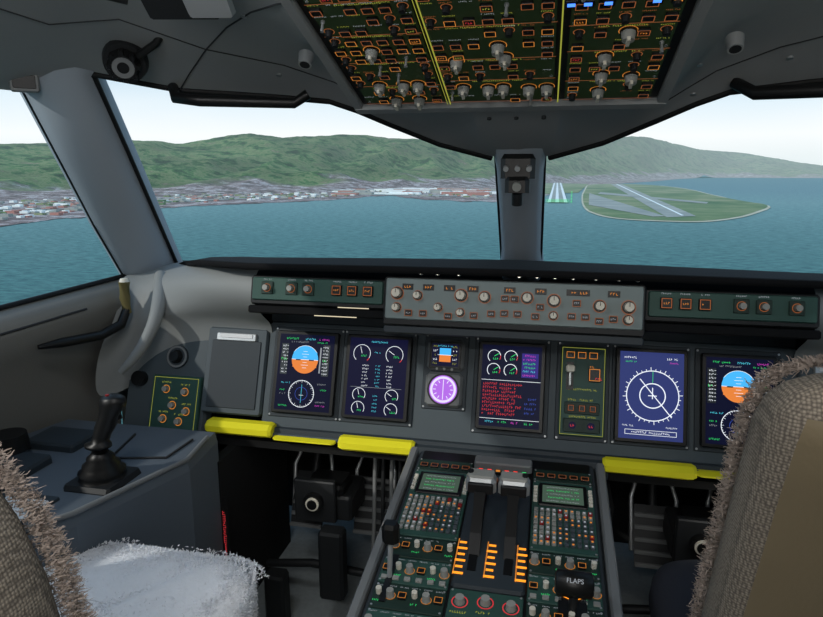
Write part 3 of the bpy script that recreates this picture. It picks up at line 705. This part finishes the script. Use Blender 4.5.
# ================================================================ FOOTWELLS
for sg in (-1,1):
    b=MB('rudder_pedals')
    cx=sg*.50
    for px in (cx-.10,cx+.10):
        b.loft([[(px-.05,1.66,.20),(px+.05,1.66,.20)],[(px-.055,1.70,.27),(px+.055,1.70,.27)],[(px-.05,1.74,.34),(px+.05,1.74,.34)]],'dark',smooth=False)
        for k in range(5): b.box(px,1.655+k*.017,.10,.008,.20+k*.028,.21+k*.028,'grey',.001)
        b.tube([(px,1.75,.33),(px,1.80,.42),(px,1.82,.52)],.012,'dark')
        b.tube([(px-.055,1.70,.22),(px-.06,1.74,.36),(px-.04,1.78,.42)],.006,'silver',n=6);b.tube([(px+.055,1.70,.22),(px+.06,1.74,.36),(px+.04,1.78,.42)],.006,'silver',n=6)
    b.box(cx,1.62,.16,.14,.30,.37,'dark',.008);b.box(cx,1.60,.11,.10,.37,.40,'blk',.01)
    b.box(cx-.02,1.54,.12,.02,.30,.42,'dark',.004)
    b.tube([(cx-.02,1.53,.36),(cx-.02,1.515,.36)],.028,'blk',n=20);b.tube([(cx-.02,1.52,.36),(cx-.02,1.510,.36)],.019,'knob',n=20);b.tube([(cx-.02,1.52,.36),(cx-.02,1.507,.36)],.014,'blk',n=16)
    for k in range(4):
        x=cx+.12+k*.025
        b.tube([(x,1.6,.06),(x+.005,1.62,.25),(x,1.66,.45)],.006,('grey','dark','grey','dark')[k],n=8)
    b.tube([(cx-.2,1.6,.1),(cx-.05,1.57,.14),(cx+.2,1.6,.1)],.012,'dark',n=8)
    b.tube([(cx-.2,1.64,.48),(cx+.22,1.62,.50)],.02,'dark',n=8)
    b.box(cx+.04,1.50,.07,.05,.10,.30,'dark',.008);b.box(cx-.12,1.48,.06,.05,.0,.16,'dark',.008)
    b.obj()
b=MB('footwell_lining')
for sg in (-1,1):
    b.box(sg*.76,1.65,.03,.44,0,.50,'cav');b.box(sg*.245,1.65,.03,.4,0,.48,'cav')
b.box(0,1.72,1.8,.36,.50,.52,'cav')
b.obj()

# ================================================================ SIDE CONSOLES
for kx in (-1,1):
    b=MB('side_console')
    P=[(kx*x,y) for x,y in ((.75,1.44),(1.20,1.44),(1.24,1.30),(1.26,.5),(1.02,.5),(.87,.93),(.82,1.0),(.73,1.27))]
    rows=[[(x,y,0) for x,y in P],[(x,y,.555) for x,y in P],[(x*1.008 if abs(x)<1 else x,y,.58) for x,y in P]]
    b.loft([r+[r[0]] for r in rows],'console',smooth=False);b.add(rows[-1],[tuple(range(len(P)))],'console')
    b.box(kx*.96,.97,.13,.16,.58,.586,'panel2',.003)
    b.box(kx*.95,.98,.10,.09,.586,.590,'paper' if kx<0 else 'panel2',.002)
    b.box(kx*1.10,1.30,.14,.10,.58,.60,'panel2',.006);b.box(kx*1.10,1.12,.12,.16,.58,.60,'panel2',.006)
    b.tube([(kx*.755,1.40,.583),(kx*.735,1.27,.583),(kx*.825,1.0,.583),(kx*.875,.93,.583)],.006,'grey',n=8)
    b.tube([(kx*.785,1.38,.583),(kx*.79,1.27,.583),(kx*.92,1.24,.583),(kx*.95,1.38,.583)],.003,'seam',n=6)
    b.cyl(kx*1.16,1.20,.045,.60,.64,'blk',.04,n=20)
    b.obj()
    b=MB('sidestick')
    sx=kx*.862;sy=1.14
    b.box(sx,sy,.12,.12,.58,.592,'dark',.01)
    def cir(z,r,ox=0,oy=0,n=16,el=1): return [(sx+ox+r*math.cos(2*math.pi*i/n),sy+oy+el*r*math.sin(2*math.pi*i/n),z) for i in range(n)]
    b.loft([cir(.592,.05),cir(.600,.046),cir(.607,.050),cir(.615,.038),cir(.622,.040),cir(.632,.028),cir(.638,.030),cir(.65,.018)],'blk',closed=True)
    b.loft([cir(.645,.016),cir(.66,.017,0,-.002),cir(.664,.03,0,-.004,el=.8),cir(.67,.03,0,-.004,el=.8),cir(.675,.019,.004,-.002),cir(.69,.019,.009,.001),cir(.71,.023,.016,.006),cir(.73,.021,.022,.010),cir(.745,.025,.028,.014),cir(.76,.030,.032,.016,el=.8),cir(.772,.027,.034,.014,el=.8),cir(.778,.014,.034,.014),cir(.779,.002,.034,.014)],'blk',closed=True)
    b.cyl(sx+.026,sy+.008,.004,.776,.781,'red',n=10);b.tube([(sx+.02,sy+.02,.735),(sx+.02,sy+.045,.728),(sx+.02,sy+.048,.71)],.006,'dark',n=8)
    b.obj()
    b=MB('window_handle')
    b.tube([(kx*1.175,1.34,.815),(kx*1.15,1.39,.815),(kx*1.12,1.50,.808),(kx*1.10,1.565,.825),(kx*1.095,1.59,.865)],.014,'blk',n=10,radii=[.006,.013,.014,.014,.012])
    b.tube([(kx*1.095,1.59,.855),(kx*1.095,1.587,.90),(kx*1.095,1.59,.945)],.016,'bronze',n=14,radii=[.013,.015,.016])
    b.cyl(kx*1.095,1.59,.014,.945,.955,'knob',.010,n=14)
    b.obj()
b=MB('emergency_flashlight_placard')
b.box(-.745,1.435,.030,.006,.10,.40,'cav',.0);b.obj()
b=MB('emergency_flashlight_placard_text',F4((0,0,1),(1,0,0),(0,-1,0),(-.745,1.4315,.12)))
for k in range(2): b.text(.12,-.005+k*.009,.24,.008,.0005,'redt')
o=b.obj(parent=bpy.data.objects['emergency_flashlight_placard'])

# ================================================================ ceiling details
def orient(p,d):
    q=Vector(d).to_track_quat('Z','Y').to_matrix().to_4x4();q.translation=Vector(p);return q
b=MB('air_vent_nozzle',orient((-.80,1.26,1.475),(.35,-.75,-.5)))
b.cyl(0,0,.046,-.01,.008,'dark',.042,n=24);b.cyl(0,0,.032,.008,.028,'blk',.026,n=20);b.ring(0,0,.012,.022,.029,'grey',20)
for k in range(8):
    a=k*math.pi/4;b.box(.028*math.cos(a),.028*math.sin(a),.011,.011,.008,.028,'blk',.002)
b.tube([(.03,.02,.015),(.07,.05,.02),(.10,.09,.01)],.008,'blk')
b.obj()
for kx,pts in ((-1,[(-.77,1.385,1.44),(-.75,1.36,1.415),(-.70,1.375,1.408),(-.5,1.44,1.405),(-.47,1.45,1.425)]),(1,[(.44,1.485,1.43),(.47,1.45,1.405),(.7,1.375,1.40),(.75,1.36,1.415),(.77,1.385,1.44)])):
    b=MB('sun_visor_rail');b.tube(pts,.011,'blk',n=10,radii=[.012,.014,.013,.012,.012]);b.obj()
for kx in (-1,1):
    b=MB('reading_lamp',orient((kx*.39-.01,1.26,1.468),(0,-.5,-.85)))
    b.cyl(0,0,.016,-.01,.014,'silver',.013,n=20);b.cyl(0,0,.010,.014,.0145,'dark',n=16);b.obj()
b=MB('standby_compass')
b.box(0,1.665,.085,.05,1.235,1.295,'blk',.012);b.box(0,1.655,.06,.05,1.20,1.24,'blk',.010)
b.tube([(0,1.66,1.20),(0,1.67,1.17)],.014,'dark')
for x in (-.028,0,.028): b.tube([(x,1.640,1.262),(x,1.625,1.258)],.007,'silver',n=10)
b.tube([(0,1.635,1.218),(0,1.62,1.214)],.011,'knobg',n=14)
b.obj()
b=MB('oxygen_mask_stowage',orient((-.53,1.03,1.543),(.1,-.5,-.85)))
b.box(0,0,.13,.10,0,.02,'dark',.01);b.box(.05,.0,.08,.07,.02,.03,'silver',.01);b.tube([(-.08,0,.02),(-.13,.03,.03),(-.17,.08,.03),(-.2,.13,.02)],.009,'blk')
b.obj()
b=MB('ventilation_louver',orient((-1.06,1.27,1.445),(.6,-.75,-.1)))
b.box(0,0,.06,.045,0,.012,'grey',.006);b.box(0,0,.045,.028,.012,.014,'blk',.002);b.obj()
b=MB('rear_fill_plate');b.box(0,-.5,.5,.3,1.755,1.775,'whited',.01);b.obj()  # glowing plate added out of view, goes with the rear fill

# ================================================================ SEATS
def fur(b,pts,k,L,w):
    for p,nrm in pts:
        p=Vector(p);n=Vector(nrm).normalized();d=(n+Vector((random.uniform(-.9,.9),random.uniform(-.9,.9),random.uniform(-.9,.7)))).normalized()
        a=d.cross(Vector((random.random(),random.random(),random.random()))).normalized()*w
        l=L*random.uniform(.5,1.2);c=Vector((random.uniform(-1,1),random.uniform(-1,1),random.uniform(-1,1)))*l*.35
        b.add([p-a,p+a,p+a*.8+d*l*.55,p-a*.8+d*l*.55,p+a*.4+d*l*.9+c,p-a*.4+d*l*.9+c],[(0,1,2,3),(3,2,4,5)],k)
def seat(cx,yb,lean,shell,cushk,frk,yc0,yc1,zc,prof,cdx=0):
    e=empty('pilot_seat')
    b=MB('seat_back');rows=[];N=36
    for z,w in prof:
        y=yb-(z-.68)*math.tan(math.radians(lean));th=.065*(1 if z<1.0 else max(.35,(1.085-z)/.085))
        r=[]
        for i in range(N):
            a=2*math.pi*i/N;ca,sa=math.cos(a),math.sin(a)
            r.append((cx+w*math.copysign(abs(ca)**.35,ca),y+th*math.copysign(abs(sa)**.6,sa),z))
        rows.append(r)
    n=N;vs=[v for r in rows for v in r]
    fr_,bk=[],[]
    for i in range(len(rows)-1):
        for j in range(n):
            q=(i*n+j,i*n+(j+1)%n,(i+1)*n+(j+1)%n,(i+1)*n+j)
            a=2*math.pi*(j+.5)/n
            (bk if math.sin(a)<-.6 and i<len(rows)-5 else fr_).append(q)
    fr_.append(tuple(range((len(rows)-1)*n,len(rows)*n)))
    b.add(vs,fr_,'woven',True)
    o=len(b.v)-len(vs);i=b.m(shell)
    for q in bk: b.f.append([o+a for a in q]);b.mi.append(i);b.sm.append(True)
    b.obj(parent=e)
    pts=[]
    for s in range(len(prof)-1):
        (z0,w0),(z1,w1)=prof[s],prof[s+1]
        for k in range(int(14000*max(z1-z0,abs(w1-w0))+20)):
            t=random.random();z=z0+(z1-z0)*t;w=w0+(w1-w0)*t;y=yb-(z-.68)*math.tan(math.radians(lean))
            for sx in (-1,1):
                pts.append(((cx+sx*(w-random.uniform(0,.02)),y+random.uniform(.045,.07),z),(sx*.8,.9,.2)))
    b=MB('sheepskin_fringe');fur(b,pts,frk,.0075,.0009);b.obj(parent=e)
    b=MB('headrest');rows=[]
    zt=prof[-1][0]
    yh=yb-(1.10-.68)*math.tan(math.radians(lean))
    for z,w,t in ((zt-.01,.12,.02),(zt,.17,.035),(zt+.02,.19,.045),(zt+.06,.195,.05),(zt+.10,.185,.045),(zt+.125,.155,.035),(zt+.135,.09,.015)):
        rows.append([(cx+w*math.copysign(abs(math.cos(2*math.pi*i/24))**.5,math.cos(2*math.pi*i/24)),yh+t*math.copysign(abs(math.sin(2*math.pi*i/24))**.6,math.sin(2*math.pi*i/24)),z) for i in range(24)])
    b.loft(rows,'grey',closed=True);b.add(rows[-1],[tuple(range(24))],'grey')
    for sx in (-.05,.05): b.tube([(cx+sx,yh+.0,zt+.02),(cx+sx,yh+.02,.98)],.008,'silver')
    b.obj(parent=e)
    cc=cx+cdx
    b=MB('seat_cushion');rows=[];ym,hy=(yc0+yc1)/2,(yc1-yc0)/2
    NN=72
    for z,s in ((zc-.11,.9),(zc-.10,.97),(zc-.06,1),(zc-.03,.99),(zc-.012,.96),(zc,.90),(zc+.008,.75),(zc+.01,.5),(zc+.006,.2)):
        rr=[]
        for i in range(NN):
            a=2*math.pi*i/NN;x=.25*s*math.copysign(abs(math.cos(a))**.4,math.cos(a));y=hy*s*math.copysign(abs(math.sin(a))**.4,math.sin(a))
            f=noise.noise(Vector((x*30,y*30,z*30)))*.008 if cushk=='fleece' else 0
            rr.append((cc+x*(1+f),ym+y*(1+f),z+f))
        rows.append(rr)
    b.loft(rows,cushk,closed=True);b.add(rows[-1],[tuple(range(NN))],cushk);b.obj(parent=e)
    if cushk=='fleece':
        pts=[]
        for k in range(26000):
            x=random.uniform(-1,1);y=random.uniform(-1,1)
            pts.append(((cc+.243*x,ym+hy*.97*y,zc+.006-.03*max(0,(abs(x)-.85)/.15)**2-.03*max(0,(abs(y)-.85)/.15)**2),(x*.5*(abs(x)>.85),y*.5*(abs(y)>.85),1)))
        for k in range(11000):
            a=random.uniform(0,2*math.pi);c_,s_=math.cos(a),math.sin(a)
            pts.append(((cc+.25*math.copysign(abs(c_)**.4,c_),ym+hy*math.copysign(abs(s_)**.4,s_),zc-random.uniform(0.005,.1)),(c_,s_,.1)))
        b=MB('sheepskin_cover');fur(b,pts,'fleece',.0065,.0014);b.obj(parent=e)
    b=MB('seat_base');b.box(cc,ym,.36,hy*1.5,zc-.20,zc-.10,'dark',.01);b.box(cc,ym,.16,.2,.06,zc-.2,'dark',.01);b.box(cc,ym,.4,.45,0,.06,'dark',.01)
    b.tube([(cc,ym-hy,zc-.12),(cc*.5+cx*.5,yb+.02,zc-.1),(cx,yb,.45)],.05,'dark',n=10)
    b.obj(parent=e)
seat(-.625,.455,6,'woven','fleece','fringe',.56,1.09,.485,[(.40,.22),(.50,.245),(.65,.25),(.80,.25),(.86,.245),(.92,.228),(.97,.20),(1.01,.165),(1.035,.125),(1.05,.07)],cdx=-.065)
seat(.562,.82,18,'leather','seatdk','fringe',.86,1.34,.45,[(.40,.22),(.50,.245),(.65,.25),(.80,.25),(.92,.25),(.98,.249),(1.01,.243),(1.03,.230),(1.042,.208),(1.05,.17),(1.053,.1)])

# ================================================================ added interior fill lights
arealamp('rear_fill_light',(0,-.5,1.74),(0,0,0),.5,.3,11,(1,.98,.95))  # unseen area light added behind the camera to brighten the cabin
arealamp('fill_light_left',(-.55,.6,1.60),(math.radians(25),0,0),.25,.15,2.2,(.97,.98,1))  # added fill over the left seat, no lit fitting there
arealamp('fill_light_right',(.55,.4,1.60),(math.radians(25),0,0),.25,.15,1.8,(1,.95,.88))  # added fill over the right seat, no lit fitting there
def ptlamp(name,loc,e,col,r):
    l=bpy.data.lights.new(name,'POINT');l.energy=e;l.color=col;l.shadow_soft_size=r
    o=bpy.data.objects.new(name,l);COL.objects.link(o);o.location=loc
ptlamp('cabin_bounce_fill',(0.05,-.75,1.25),11,(1,.97,.93),.2)  # invisible point light added as bounce onto ceiling and panels
for sg in (-1,1): ptlamp('footwell_fill',(sg*.5,1.45,.46),.13,(1,.95,.88),.03)  # small unseen fills added to lift the dark around the pedals

# ================================================================ CAMERA
cd=bpy.data.cameras.new('camera');cd.lens=28.0;cd.sensor_width=36;cd.clip_start=.02;cd.clip_end=100000
co=bpy.data.objects.new('camera',cd);COL.objects.link(co);co.location=(.08,0,1.25);co.rotation_euler=(math.radians(78),0,math.radians(12))
S.camera=co
